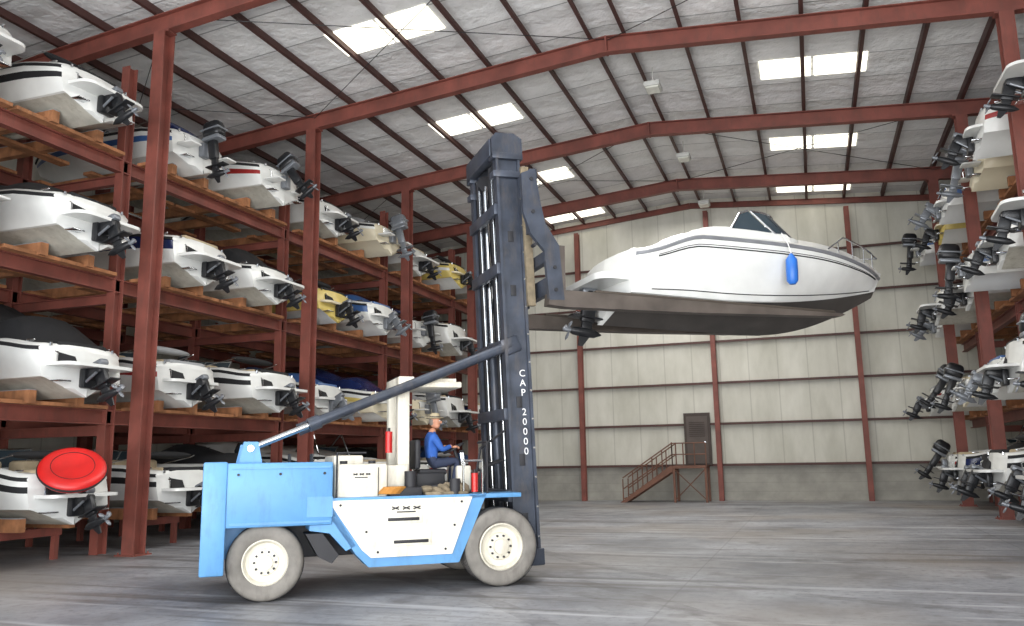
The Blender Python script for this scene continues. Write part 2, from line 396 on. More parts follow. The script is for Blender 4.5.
def windshield(mb,xc,w,z0,h,gm,fm,depth=.9,back=.35,zdrop=0.0,topin=.88):
    n=18;a=[];b=[]
    for i in range(n+1):
        p=math.radians(-88+176*i/n)
        x=xc+depth*max(math.cos(p),0)**.8
        y=w*math.sin(p); a.append((x,y,z0-zdrop*abs(math.sin(p))**3)); b.append((x-back,y*topin,z0+h-.5*zdrop*abs(math.sin(p))**3))
    vs=a+b; mb.raw(vs,[[i,i+1,n+2+i,n+1+i] for i in range(n)],gm,True)
    mb.tube(b,.024,fm,6); mb.tube(a,.015,fm,6)
    for i in (0,5,9,13,n): mb.cyl(a[i],b[i],.018,seg=6,mat=fm)
def platform(mb,x0,x1,w,z,th_,mi):
    r=.28; pts=[(x1,-w),(x0+r,-w)]
    for k in range(1,7): a=math.pi/2*k/6; pts.append((x0+r-r*math.sin(a),-w+r-r*math.cos(a)))
    for k in range(0,7): a=math.pi/2*k/6; pts.append((x0+r-r*math.cos(a),w-r+r*math.sin(a)))
    pts+=[(x1,w)]
    mb.plate(pts,z,z+th_,mi)
def runabout(name,L,B,H,side,stripe,upper,bottom,cover,kind,engm,style,tilt,deck=WHITE,trm=None,plat=.5,chine=.8,dead=.36,tall=1.0):
    mb=MB(); mats=[bottom,side,stripe,upper,BLK,deck,cover,engm,ENGG,GLASS,CHR,TAN]
    def crown(t):
        if style=='cover':
            if t<.02: return 0
            return tall*(.30+.30*math.exp(-((t-.46)/.09)**2)+.03*math.sin(t*40))*sm((t-.02)/.14)*(1-sm((t-.52)/.2))+.12*sm((t-.5)/.15)*(1-t)
        if style=='open':
            return -.5 if .08<t<.5 else (.22*math.sin(math.pi*clamp((t-.5)/.5))**.7 if t>=.5 else 0)
        return .42*math.sin(math.pi*clamp((t-.25)/.75))**.7 if t>.25 else (-.4 if t>.1 else 0)
    def dm(t,j): return 6 if (style=='cover' and t<.68) else 5
    S=hull(mb,L,B,H,crown,dm,[0,1,2,3,4,5],trm=(2 if trm else None),chine=chine,dead=dead)
    zt=H*.93*.86
    if kind=='out':
        mb.box((.12,0,zt-.05),(.2,.9,.3),5,.06); outboard(mb,zt-.12,7,8,tilt,1.0)
        for y in (-.72,.72): mb.box((-.2,y,.60),(.5,.42,.06),5,.03)
    else:
        platform(mb,-plat,.12,B*.38,.60,.07,5); sterndrive(mb,.34,7,8,tilt,1.05)
        mb.prism([(-.05,.66),(.3,.66),(.34,zt+.1),(.14,zt+.1)],B*.1,B*.28,4)
        mb.box((.35,0,zt+.16),(.5,B*.55,.16),6,.07)
    for y in (-B*.28,B*.28):
        mb.box((-.08,y,.30),(.24,.3,.03),10,.008)
        mb.cyl((.12,y*1.2,zt+.1),(.12,y*1.2,zt+.17),.03,seg=8,mat=10)
        mb.box((.5,y*1.45,zt+.22),(.22,.04,.04),10,.01)
    mb.tube([(-.03,B*.34,.9),(-.1,B*.34,.86),(-.1,B*.34,.60)],.012,10,6)
    if style!='cover':
        windshield(mb,L*.42,B*.43,H*.93+.15,.42,9,10)
        mb.box((.6,0,zt+.10),(.6,B*.6,.28),11,.08)
        for y in (-.5,.5): mb.box((L*.33,y,zt+.2),(.5,.5,.5),11,.08)
    if style=='tower':
        for y in (-B*.42,B*.42):
            mb.tube([(L*.30,y,zt+.2),(L*.36,y*.9,zt+1.2),(L*.5,y,zt+.25)],.03,10,8)
        mb.cyl((L*.36,-B*.38,zt+1.2),(L*.36,B*.38,zt+1.2),.03,mat=10)
    if style=='open':
        for y in (-B*.43,B*.43): mb.tube([(L*.36,y,zt+.28),(L*.15,y*.95,zt+.5),(L*.12,y*.9,zt+.55)],.015,10,6)
        mb.ell((L*.14,0,zt+.56),(.13,B*.40,.1),6,12,8)
    if style=='cuddy':
        for sg in (1,-1): mb.box((L*.6,sg*B*.33,H+.28),(.5,.03,.1),9,.01)
    pts=[]
    for i in range(9):
        t=.62+.37*i/8; b,bc,g_,k,c=S(t); pts.append((L*t,max(b-.06,.0),g_+.38))
    for sg in (1,-1): mb.tube([(x,y*sg,z) for x,y,z in pts],.014,10,6)
    for sg in (1,-1):
        for i in (0,3,6): x,y,z=pts[i]; mb.cyl((x,y*sg,z-.3),(x,y*sg,z),.012,seg=6,mat=10)
    return mb.mesh(name,mats)
V=[
 runabout('runabout_a',6.6,2.35,1.2,WHITE,WHITE,WHITE,GRIMY,BLK,'stern',ENG,'cover',20),
 runabout('runabout_b',6.2,2.3,1.1,WHITE,BLUEC,WHITE,WHITE,NAVY,'out',ENG,'open',8,WHITE,None,.5,.84,.3),
 runabout('runabout_c',6.4,2.35,1.2,WHITE,REDC,WHITE,WHITE,GREY,'stern',ENG,'open',26,WHITE,None,.3),
 runabout('runabout_d',6.8,2.45,1.25,WHITE,NAVY,NAVY,GRIMY,TAN,'stern',ENG,'tower',18,WHITE,None,.6,.82,.4),
 runabout('runabout_e',6.0,2.25,1.1,CREAM,CREAM,WHITE,CREAM,GREY,'out',ENGG,'cover',14),
 runabout('runabout_f',6.5,2.4,1.2,WHITE,BLK,WHITE,GRIMY,BLK,'stern',ENG,'open',24,WHITE),
 runabout('runabout_g',6.2,2.3,1.15,YELC,WHITE,YELC,WHITE,BLK,'stern',ENG,'open',20,CREAM,None,.2),
 runabout('runabout_h',6.4,2.3,1.15,WHITE,BLK,BLK,WHITE,BLK,'out',ENGW,'cover',10,BLK),
 runabout('runabout_i',6.7,2.42,1.4,WHITE,WHITE,WHITE,GRIMY,BLK,'stern',ENG,'cuddy',16,WHITE,None,.65,.8,.42),
 runabout('runabout_j',6.3,2.3,1.15,BLK,WHITE,WHITE,GRIMY,BLK,'stern',ENG,'cover',22,WHITE),
 runabout('runabout_k',6.2,2.3,1.18,WHITE,BLUEC,BLUEC,WHITE,BLUEC,'stern',ENGG,'cover',30,WHITE,None,.25,.76,.4),
 runabout('runabout_l',6.3,2.34,1.18,WHITE,REDC,WHITE,GRIMY,TAN,'out',ENG,'cuddy',35,WHITE,None,.3,.8,.38),
 runabout('runabout_m',6.5,2.36,1.16,WHITE,WHITE,WHITE,GRIMY,BLK,'stern',ENG,'cover',22,WHITE,None,.55,.8,.36,1.9),
 runabout('runabout_n',6.2,2.2,1.05,CREAM,YELC,WHITE,WHITE,NAVY,'out',ENG,'cover',22,WHITE,None,.3,.86,.26,1.5),
]
LV=[.7,3.35,6.55,9.6]
centers=[]
for k in range(1,len(FY)): centers+= [FY[k]+1.88,FY[k]+4.98]
centers=[c for c in centers if c<YB-1.5]
order_l={0:[0,5,5,9,8,3,0,2,10,5],1:[12,12,2,5,10,13,4,8,3,0],2:[1,0,3,12,6,10,1,8,2,5],3:[8,5,1,11,0,4,3,6,5,1]}
order_r={0:[0,1,0,3,2,5,9,3,11,10],1:[3,0,5,1,8,10,13,11,2,0],2:[0,9,2,8,5,1,12,3,10,1],3:[0,5,3,8,2,4,10,6,1,0]}
stern_j=[.0,.25,-.15,.1,-.3,.2,-.05,.3,-.2,.1]
for lv,z in enumerate(LV):
    for i,y in enumerate(centers):
        v=order_l[lv][i%10]; sc=random.uniform(.95,1.04)
        x=-14.85+stern_j[(i*3+lv*2)%10]
        M=Matrix.Translation((x,y+random.uniform(-.08,.08),z+.12))@Matrix.Rotation(math.pi+math.radians(random.uniform(-2.5,2.5)),4,'Z')@Matrix.Scale(sc,4)
        inst('motorboat',V[v],M)
        v=order_r[lv][i%10]
        x=4.95-stern_j[(i*7+lv)%10]
        if y>18: inst('motorboat',V[v],Matrix.Translation((x,y,z+.12))@Matrix.Rotation(math.radians(random.uniform(-2.5,2.5)),4,'Z')@Matrix.Scale(sc,4))
def rack(sgn,xf,ys,yend,cs):
    g=MB()
    X=[xf,xf+sgn*3.4,xf+sgn*6.6]
    for x in X:
        for y in ys: g.ibeam((x,y+.0,0),(x,y,12.1),.24,.28,0,.03,side=(1,0,0))
        for z in LV[1:]:
            g.ibeam((x,ys[0],z-.19),(x,yend,z-.19),.2,.34,0,.03)
    for y in ys:
        for z in LV[1:]+[11.2]: g.ibeam((X[0],y,z-.5),(X[2],y,z-.5),.16,.24,0,.02)
    for z in LV:
        for c in cs:
            for d in (-.62,.62):
                xa,xb=sorted((xf-sgn*.45,X[2]+sgn*.3))
                g.b2(xa,xb,c+d-.09,c+d+.09,z,z+.27,1)
                g.b2(xa,xb,c+d-.08,c+d+.08,z+.27,z+.29,2)
            if z>2:
                for xx in (X[0]-sgn*.2,X[0]+sgn*.5,X[0]+sgn*1.6,X[1],X[2]-sgn*.4): g.b2(xx-.15,xx+.15,c-1.5,c+1.5,z-.02,z+.06,1)
            else:
                for xx in (X[0]+sgn*.2,X[1],X[2]):
                    g.b2(xx-.08,xx+.08,c-.9,c+.9,z-.18,z,0)
                    for d in (-.8,.8): g.b2(xx-.06,xx+.06,c+d-.06,c+d+.06,0,z-.18,0)
    g.obj('boat_storage_rack',[STEEL,WOOD,GREY])
rack(-1,-15.85,FY[1:],YB-.5,centers)
rack(1,6.35,[y for y in FY if y>15],YB-.5,[c for c in centers if c>18])
g=MB(); RT=mat('red_vinyl',srgb(200,34,32),.4)
ring=[(0.0,.06),(.25,.07),(.4,.115)]+[(.50+.14*math.cos(a),.12*math.sin(a)) for a in [math.radians(x) for x in range(100,-121,-20)]]+[(.0,-.1)]
g.lathe(ring,(0,0,0),(0,0,1),40,0); g.lathe([(.635,-.03),(.655,0),(.635,.03)],(0,0,0),(0,0,1),40,1,cap=False)
g.lathe([(.395,.11),(.40,.125),(.41,.12)],(0,0,0),(0,0,1),40,1,cap=False)
q=Vector((.50,-.44,.75)).to_track_quat('Z','Y').to_matrix().to_4x4()
g.obj('inflatable_towable_tube',[RT,BLK],None,Matrix.Translation((-14.3,13.2,1.95))@q)
# ------------------------------------------------------------ forklift
HD=math.radians(39)
TM=Matrix.Translation((-5.0,13.15,0))@Matrix.Rotation(HD,4,'Z')
FL=bpy.data.objects.new('boat_forklift',None); col.objects.link(FL); FL.matrix_world=TM
LB=mat('light_blue_paint',srgb(92,148,198),.45,0,.09,2,0,0,srgb(78,120,158)); FW=mat('forklift_white',srgb(222,217,202),.45,0,.07,2,0,0,srgb(168,156,134))
TY=mat('worn_tyre',srgb(126,122,116),.85,0,.18,5,.2,0,srgb(92,86,80)); MS=mat('mast_steel',srgb(66,72,84),.4,.3,.3,3,0,0,srgb(98,92,88))
DK=mat('dark_mechanical',srgb(40,40,44),.6); RED=mat('extinguisher_red',srgb(190,32,30),.35); HOSE=mat('orange_hose',srgb(180,124,54),.6)
FK=mat('fork_steel',srgb(92,84,78),.55,.3,.3,2); TANB=mat('tan_tarp',srgb(124,112,92),.9,0,.3,8); TXT=mat('white_lettering',srgb(235,235,235),.5)
FM=[LB,FW,TY,MS,DK,CHR,RED,HOSE,TANB]
def part(g,name,mats=FM):
    o=bpy.data.objects.new(name,g.mesh(name,mats)); col.objects.link(o); o.parent=FL; return o
def wheel(name,c,r,w,sgn,steer=0):
    g=MB(); g.M=Matrix.Translation(c)@Matrix.Rotation(steer,4,'Z')
    h=w/2; d=(0,sgn,0)
    prof=[(r*.58,-h*.8),(r*.62,-h),(r*.9,-h),(r*.97,-h*.85),(r,-h*.55),(r,h*.55),(r*.97,h*.85),(r*.9,h),(r*.8,h*1.03),(r*.66,h),(r*.6,h*.85)]
    g.lathe(prof,(0,0,0),d,48,2,cap=False)
    for k in range(5): 
        a=-.4*w+.2*w*k; g.lathe([(r+.001,a-.012),(r+.006,a),(r+.001,a+.012)],(0,0,0),d,48,4,cap=False)
    g.lathe([(r*.6,h*.85),(r*.57,h*.92),(r*.54,h*.8),(r*.5,h*.45),(r*.36,h*.35),(r*.33,h*.55),(r*.2,h*.6),(r*.19,h*.85),(0,h*.9)],(0,0,0),d,40,1,cap=False)
    g.lathe([(r*.6,-h*.8),(r*.4,-h*.5),(0,-h*.5)],(0,0,0),d,32,4,cap=False)
    for k in range(10):
        a=2*math.pi*k/10
        p=Vector((math.cos(a)*r*.28,sgn*h*.55,math.sin(a)*r*.28)); g.cyl(p,p+Vector((0,sgn*.04,0)),.018,seg=6,mat=4)
    part(g,name)
wheel('front_wheel_1',(0,0,.62),.62,.46,-1); wheel('front_wheel_2',(0,2.3,.62),.62,.46,1)
wheel('rear_wheel_1',(-3.66,.05,.56),.56,.4,-1,math.radians(-4)); wheel('rear_wheel_2',(-3.66,2.25,.56),.56,.4,1,math.radians(-4))
g=MB()
g.b2(-4.2,.5,.45,1.85,.55,1.05,4,.03); g.b2(-.2,.2,.2,2.1,.5,.75,4,.03); g.b2(-3.85,-3.5,.25,2.05,.42,.7,4,.03)
for y0_,y1_,yf in ((-.22,.4,-.22),(1.9,2.52,2.52)):
    sg=-1 if yf<0 else 1
    g.prism([(-2.95,1.47),(-.25,1.47),(-.72,.42),(-2.15,.42),(-2.35,.62)],y0_,y1_,0)
    g.prism([(-2.78,1.43),(-.5,1.43),(-.84,.56),(-2.12,.56),(-2.26,.68)],min(yf,yf+sg*.03),max(yf,yf+sg*.03),1)
    for x,z,w in ((-1.62,1.12,.5),(-1.5,.78,.55)):
        g.box((x,yf+sg*.035,z),(w,.03,.05),4,.008)
        g.box((x,yf+sg*.03,z),(w+.1,.02,.13),1,.008)
    for x,w in ((-1.75,.12),(-1.58,.12),(-1.41,.12)): g.box((x,yf+sg*.032,1.29),(w,.012,.02),4,0,(0,.35,0)); g.box((x,yf+sg*.032,1.29),(w,.012,.02),4,0,(0,-.35,0))
    g.box((-1.58,yf+sg*.032,1.23),(.3,.012,.02),4)
    for (bx,bz) in ((-2.6,1.36),(-.68,1.36),(-.95,.64),(-2.02,.64),(-2.2,.95),(-.8,1.0)): g.cyl((bx,yf+sg*.02,bz),(bx,yf+sg*.045,bz),.02,seg=6,mat=4)
    g.prism([(-3.05,1.3),(-2.7,1.3),(-2.35,.75),(-2.5,.68),(-2.75,.95),(-3.05,1.0)],y0_,y1_,0)
    g.prism([(-3.1,.95),(-2.85,.95),(-2.6,.62),(-2.7,.5),(-2.9,.6)],y0_+.05,y1_-.05,4)
    g.b2(-.55,.35,y0_,y1_,1.4,1.47,0,.01)
g.b2(-2.95,.2,.4,1.9,1.36,1.46,4)
part(g,'chassis_body')
g=MB()
g.b2(-4.55,-2.72,-.27,2.57,1.08,2.02,0,.03); g.b2(-4.59,-4.25,-.3,2.6,.42,2.04,0,.03)
g.b2(-4.3,-3.9,.3,2.0,.6,1.1,0)
g.b2(-3.1,-2.72,-.28,-.25,1.2,1.5,0); g.b2(-4.2,-2.75,-.285,-.265,1.93,1.96,0); g.b2(-4.2,-2.75,-.285,-.265,1.12,1.15,0)
for x in (-4.1,-3.5,-2.85): g.cyl((x,-.29,1.85),(x,-.26,1.85),.022,seg=6,mat=4)
for y in (.15,2.15):
    g.prism([(-4.1,2.0),(-3.75,2.0),(-3.82,2.34),(-4.03,2.34)],y-.1,y-.05,0); g.prism([(-4.1,2.0),(-3.75,2.0),(-3.82,2.34),(-4.03,2.34)],y+.05,y+.1,0)
    g.cyl((-3.93,y-.13,2.24),(-3.93,y+.13,2.24),.05,mat=5)
for x in (-3.3,-2.95): g.tube([(x,.6,2.02),(x,.6,2.14),(x,.85,2.14),(x,.85,2.02)],.018,4,6)
part(g,'counterweight')
g=MB()
g.b2(-2.68,-1.85,-.1,.6,1.46,1.98,1,.04); g.b2(-2.6,-2.1,.7,1.9,1.46,2.12,1,.04)
g.b2(-1.8,-1.45,.2,.55,1.46,1.95,1,.03)
for x in (-2.36,-2.26,-2.16): g.box((x,-.115,1.82),(.07,.012,.015),4,0,(0,.35,0)); g.box((x,-.115,1.82),(.07,.012,.015),4,0,(0,-.35,0))
g.box((-2.27,-.115,1.77),(.2,.012,.015),4); g.box((-2.0,-.115,1.7),(.012,.012,.44),4)
for x in (-2.5,-2.05): g.cyl((x,.2,1.98),(x,.2,2.03),.06,seg=14,mat=4)
g.b2(-1.82,-1.3,-.15,.2,1.46,1.6,4,.02); g.b2(-1.25,-.55,-.18,.35,1.46,1.52,8,.02)
for k in range(7): g.ell((-1.2+.1*k,-.02+.05*math.sin(k*2.1),1.54+.02*math.cos(k*1.7)),(.13,.14,.06),8,10,6,(.2*k,.1*k,.5*k))
g.cyl((-.75,-.1,1.47),(-.75,-.1,1.72),.09,mat=4)
for k in range(5):
    pts=[(-2.1+.17*math.cos(a)+.02*k,-.02+.12*math.sin(a)-.08,1.50+.02*k) for a in [x*.52 for x in range(13)]]
    g.tube([(p[0]+.28,p[1],p[2]+.02) for p in pts],.018,7,6)
g.cyl((-1.45,.05,1.6),(-1.45,.05,1.85),.1,mat=4); g.cyl((-1.2,.1,1.56),(-.6,.1,1.66),.03,mat=4)
for k in range(4): g.tube([(-.2,.3+.1*k,1.5),(-.05,.35+.1*k,1.9),(.3,.5+.1*k,2.0)],.02,4,6)
g.cyl((-.42,-.12,1.5),(-.42,-.12,1.8),.055,mat=6); g.cyl((-.42,-.12,1.8),(-.42,-.12,1.86),.02,mat=4)
g.tube([(-.62,-.15,1.47),(-.62,-.15,2.0),(-.3,-.15,2.0),(-.3,-.15,1.47)],.018,5,6)
g.tube([(-2.65,-.15,1.47),(-2.65,-.15,2.15),(-2.2,-.15,2.15)],.015,4,6)
g.tube([(-.55,.0,1.25),(-.4,-.1,1.7),(-.25,.1,2.2),(.3,.45,2.5)],.022,4,6)
part(g,'deck_equipment')
g=MB()
g.M=Matrix.Translation((.14,0,0))
g.b2(-1.72,-1.52,.45,.65,1.46,3.42,1,.02); g.b2(-1.72,-1.52,1.25,1.45,1.46,3.42,1,.02)
g.b2(-1.5,-.62,.4,1.5,3.24,3.34,1,.02); g.b2(-1.72,-1.45,.4,1.5,3.2,3.42,1,.02)
for k in range(6): g.b2(-1.45,-.7,.48+k*.18,.53+k*.18,3.34,3.40,1)
OPM=Matrix.Translation((.22,0,-.08)); g.M=OPM
g.box((-1.2,.85,1.72),(.5,.55,.34),4,.04); g.box((-1.15,.85,1.90),(.5,.5,.10),4,.05); g.box((-1.42,.85,2.2),(.10,.5,.5),4,.04)
g.b2(-.75,-.5,.55,1.25,1.54,2.0,1,.03); g.cyl((-.6,.85,1.95),(-.72,.85,2.28),.03,mat=4)
g.M=OPM@Matrix.Translation((-.73,.85,2.3))@Matrix.Rotation(math.radians(-28),4,'Y')
n=20
g.tube([(.0+.19*math.cos(2*math.pi*i/n),.19*math.sin(2*math.pi*i/n),0) for i in range(n+1)],.014,4,6)
for k in range(3): g.cyl((0,0,0),(.19*math.cos(k*2.09),.19*math.sin(k*2.09),0),.012,seg=6,mat=4)
g.M=OPM
for k in range(4): g.cyl((-.62,.5+.06*k,2.0),(-.66,.5+.06*k,2.22),.01,seg=6,mat=5); g.ell((-.66,.5+.06*k,2.24),(.022,.022,.022),4,8,6)
g.M=Matrix.Identity(4)
g.cyl((-1.72,.5,2.15),(-1.72,.5,2.5),.06,mat=6); g.cyl((-1.72,.5,2.5),(-1.72,.5,2.56),.025,mat=4)
g.tube([(-.2,-.1,1.47),(-.2,-.1,2.3),(-.2,.4,2.3)],.02,4,6)
part(g,'operator_station')
g=MB()
for y in (.15,2.15):
    a=Vector((-3.93,y,2.24)); b_=Vector((.42,.42 if y<1 else 1.88,4.0))
    m1=a.lerp(b_,.2)
    g.cyl(a,m1,.05,mat=5); g.cyl(m1,b_,.085,mat=3,seg=16); g.cyl(m1,a.lerp(b_,.24),.11,mat=3,seg=16)
    g.ell(a,(.1,.1,.1),3); g.box(b_,(.35,.16,.3),3,.04,(0,math.radians(-22),0))
part(g,'tilt_brace_cylinders')
MT=Matrix.Translation((.66,0,.3))@Matrix.Rotation(math.radians(-2.1),4,'Y')@Matrix.Translation((-.66,0,-.3))
g=MB(); g.M=MT
for y in (.42,1.88):
    s_=1 if y<1 else -1; yy=y
    g.b2(.43,.89,yy-.025,yy+.025,.28,7.82,3)
    for xx in (.45,.87): g.b2(xx-.025,xx+.025,yy-.09,yy+.09,.28,7.82,3)
    y2=y+s_*.17
    g.b2(.5,.86,y2-.02,y2+.02,.45,7.6,3)
    for xx in (.52,.84): g.b2(xx-.02,xx+.02,y2-.06,y2+.06,.45,7.6,3)
    y3=y+s_*.34
    g.cyl((.6,y3,.5),(.6,y3,4.2),.085,seg=16,mat=3); g.cyl((.6,y3,4.2),(.6,y3,7.3),.055,seg=16,mat=5)
    g.cyl((.6,y3-.05,7.35),(.6,y3+.05,7.35),.16,seg=20,mat=4)
    g.b2(.74,.78,y3+.06,y3+.12,.8,7.3,4); g.b2(.42,.45,y3-.03,y3+.03,.8,7.4,4)
    g.cyl((.47,y3+.0,.8),(.47,y3,7.2),.03,seg=10,mat=5)
    for z in (7.1,7.45): g.b2(.36,.95,yy-.12,yy+.12,z,z+.12,3,.01)
    g.prism([(.36,7.5),(.95,7.5),(.95,7.85),(.8,7.95),(.45,7.95),(.36,7.85)],yy-.1,yy+.1,3)
for k in range(5): g.cyl((.7,1.0+.08*k,.9),(.7,1.0+.08*k,7.3),.018,seg=6,mat=4)
g.b2(.34,.5,.42,1.9,7.52,7.86,3,.02); g.b2(.5,.85,.42,1.9,7.72,7.84,3,.02)
for z in (.4,1.3,2.7,3.9,5.3,6.4): g.b2(.36,.46,.36,1.94,z,z+.2,3,.01)
g.b2(.3,.95,.3,2.0,.22,.5,3,.02)
for z in (1.0,2.0,3.0,5.0,6.0): g.box((.66,.385,z),(.1,.02,.2),4,.005)
for k in range(14): g.cyl((.87,.32,.7+k*.5),(.87,.34,.7+k*.5),.02,seg=6,mat=5)
part(g,'mast')
txt=bpy.data.curves.new('load_rating','FONT'); txt.body='C\nA\nP\n \n2\n0\n0\n0\n0'; txt.size=.17; txt.align_x='CENTER'; txt.space_line=1.0; txt.extrude=.002
to=bpy.data.objects.new('load_rating',txt); col.objects.link(to); to.data.materials.append(TXT)
to.parent=FL; to.matrix_parent_inverse=Matrix.Identity(4)
to.location=(.62,.365,3.45); to.rotation_euler=(math.radians(90),math.radians(-2.1),0)
CT=Matrix.Translation((-.02,0,0))@MT
g=MB(); g.M=CT
for y in (-.18,2.42):
    g.prism([(.72,7.0),(.98,7.1),(1.05,6.5),(1.12,6.1),(1.36,5.7),(1.4,4.72),(1.12,4.72),(1.08,5.6),(.84,5.9),(.72,6.3)],y-.05,y+.05,3)
    for z in (4.9,5.3,5.7,6.3,6.9): g.cyl((.9+(.35 if z<5.6 else .0),y-.07,z),(.9+(.35 if z<5.6 else .0),y+.07,z),.035,seg=8,mat=4)
for z0,z1,x in ((6.9,7.1,.96),(6.0,6.25,1.0),(4.85,5.15,1.2),(5.4,5.6,1.15)): g.b2(x-.07,x+.07,-.2,2.45,z0,z1,3,.01)
for y in (.3,.62,1.68,2.0): g.b2(.9,1.05,y-.05,y+.05,4.7,7.3,8 if y in(.3,2.0) else 3,.01)
for y in (.9,1.4): g.cyl((1.2,y,5.2),(1.0,y,6.9),.04,mat=5)
part(g,'fork_carriage')
PIT=math.radians(1.6)
PM=Matrix.Translation((1.03,0,4.93))@Matrix.Rotation(PIT,4,'Y')@Matrix.Translation((-1.2,0,-4.9))
g=MB(); g.M=PM
for y in (-.1,2.34):
    g.prism([(1.1,4.62),(1.45,4.60),(4.0,4.68),(7.35,4.84),(7.45,4.88),(7.4,4.9),(1.42,4.9),(1.40,5.7),(1.2,5.7)],y-.12,y+.12,0)
    g.b2(2.0,7.2,y-.13,y+.13,4.9,4.945,1,.01)
part(g,'lift_forks',[FK,mat('fork_rubber_pad',srgb(70,62,54),.8)])
# ------------------------------------------------------------ hero boat
mb=MB()
HM=[mat('antifoul_dark',srgb(64,60,57),.55,0,.25,2),WHITE,WHITE,WHITE,mat('rub_rail_grey',srgb(120,122,126),.4),WHITE,GREY,ENG,ENGG,GLASS,CHR,BLK,mat('fender_blue',srgb(40,104,190),.4),TAN]
L=6.85;B=2.62;H=1.5
def crown(t):
    if t<.05: return 0
    if t<.17: return .0+.12*sm((t-.05)/.12)
    if t<.5: return .12+.10*sm((t-.17)/.25)
    return .22*(1-clamp((t-.5)/.5)**2.0)+.08*math.sin(math.pi*clamp((t-.5)/.5))
def shf(t): return .78+.25*sm(t/.22)+.03*math.sin(math.pi*clamp((t-.1)/.7))-.05*clamp((t-.6)/.4)**1.5
S=hull(mb,L,B,H,crown,lambda t,j: 5,[0,1,2,3,4,5],n=40,dead=.44,rake=.12,sheer=.0,chine=.80,sheerf=shf)
for sg in (1,-1):
    for fr,r in ((.86,.013),(.90,.007),(.12,.010)):
        pts=[]
        for i in range(2,30):
            t=i/30; b,bc,g_,k,c=S(t); z=c+(g_-c)*fr
            if fr>.5:
                y0b=bc+(b-bc)*.93+.05*(1-t)*.6; y=y0b+(b+.01-y0b)*((fr-.8)/.2)
            else:
                ya=bc+.06*(1-t)+.003; yb=bc+(b-bc)*.40+.05*(1-t); y=ya+(yb-ya)*fr/.3
            x=L*(t*.88+.12*t*clamp(z/H))+(1-clamp(t/.25))*.20*clamp(z/H)
            pts.append((x,(y+.004)*sg,z))
        mb.tube(pts,r,11,6)
    pts=[]
    for i in range(14):
        t=.66+.33*i/13; b,bc,g_,k,c=S(t); pts.append((L*t+.05,max(b-.08,0)*sg,g_+.14+.36*min(1,i/3)))
    mb.tube(pts,.018,10,6)
    for i in (2,5,8,11): x,y,z=pts[i]; mb.cyl((x,y,z-.36),(x,y,z),.013,seg=6,mat=10)
    rows=[]
    for i in range(13):
        t=.08+.42*i/12; b,bc,g_,k,c=S(t); h=.22*sm(i/6)*(1-.1*sm((i-8)/4)); x=L*t+.15
        rows.append([(x,b*.93*sg,g_+.12),(x,b*.89*sg,g_+.12+h*.7),(x,b*.83*sg,g_+.13+h),(x,b*.74*sg,g_+.12+h*.95),(x,b*.68*sg,g_+.10)])
    vs=[p for r in rows for p in r]; fs=[[i*5+j,(i+1)*5+j,(i+1)*5+j+1,i*5+j+1] for i in range(12) for j in range(4)]
    fs.append([60,61,62,63,64])
    mb.raw(vs,fs,5,True)
    # swept side wing glass of the windshield
    zs=H*1.05+.27
    mb.raw([(L*.33,1.12*sg,zs+.04),(L*.475,1.13*sg,zs),(L*.40,1.0*sg,zs+.50),(L*.37,1.02*sg,zs+.42)],[[0,1,2,3]],9)
    mb.tube([(L*.33,1.12*sg,zs+.05),(L*.37,1.02*sg,zs+.42),(L*.40,1.0*sg,zs+.50)],.022,10,6)
zw=H*1.05+.27
windshield(mb,L*.475,1.13,zw,.50,9,10,1.05,.52,.0,.885)
# curved foredeck plinth under the glass
pl=[(L*.33,-1.16)]+[(L*.475+1.1*max(math.cos(a),0)**.8,1.16*math.sin(a)) for a in [math.radians(-88+176*i/18) for i in range(19)]]+[(L*.33,1.16)]
mb.plate(pl,zw-.22,zw+.01,5)
platform(mb,-.55,.2,1.05,.70,.12,5); mb.box((.3,0,1.2),(.3,1.9,.35),5,.1)
o=mb.M; mb.M=Matrix.Translation((.22,0,-.06)); sterndrive(mb,.42,7,8,6,1.15); mb.M=o
for y in (-.8,.8): mb.box((-.15,y,.36),(.25,.35,.03),10,.01)
mb.lathe([(.05,0),(.03,.12),(0,.14)],(L*.88,0,H+.25),(0,0,1),10,10)
for y in(-.5,.5): mb.box((L*.38,y,zw-.05),(.45,.5,.5),6,.1)
t=.56; b,bc,g_,k,c=S(t); fx=L*.60-.75; fy=-(b+.18)
mb.lathe([(.0,-.30),(.06,-.29),(.11,-.22),(.115,0),(.11,.2),(.06,.27),(.03,.32),(0,.33)],(fx,fy-.02,g_-.5),(0,0,1),16,12)
mb.tube([(fx,fy-.02,g_-.17),(fx,-b-.12,g_+.05),(fx,-b+.06,g_+.30)],.012,5,6)
BM=TM@PM@Matrix.Translation((2.76,1.12,4.95-.38))
mb.obj('cabin_cruiser',HM,None,BM)
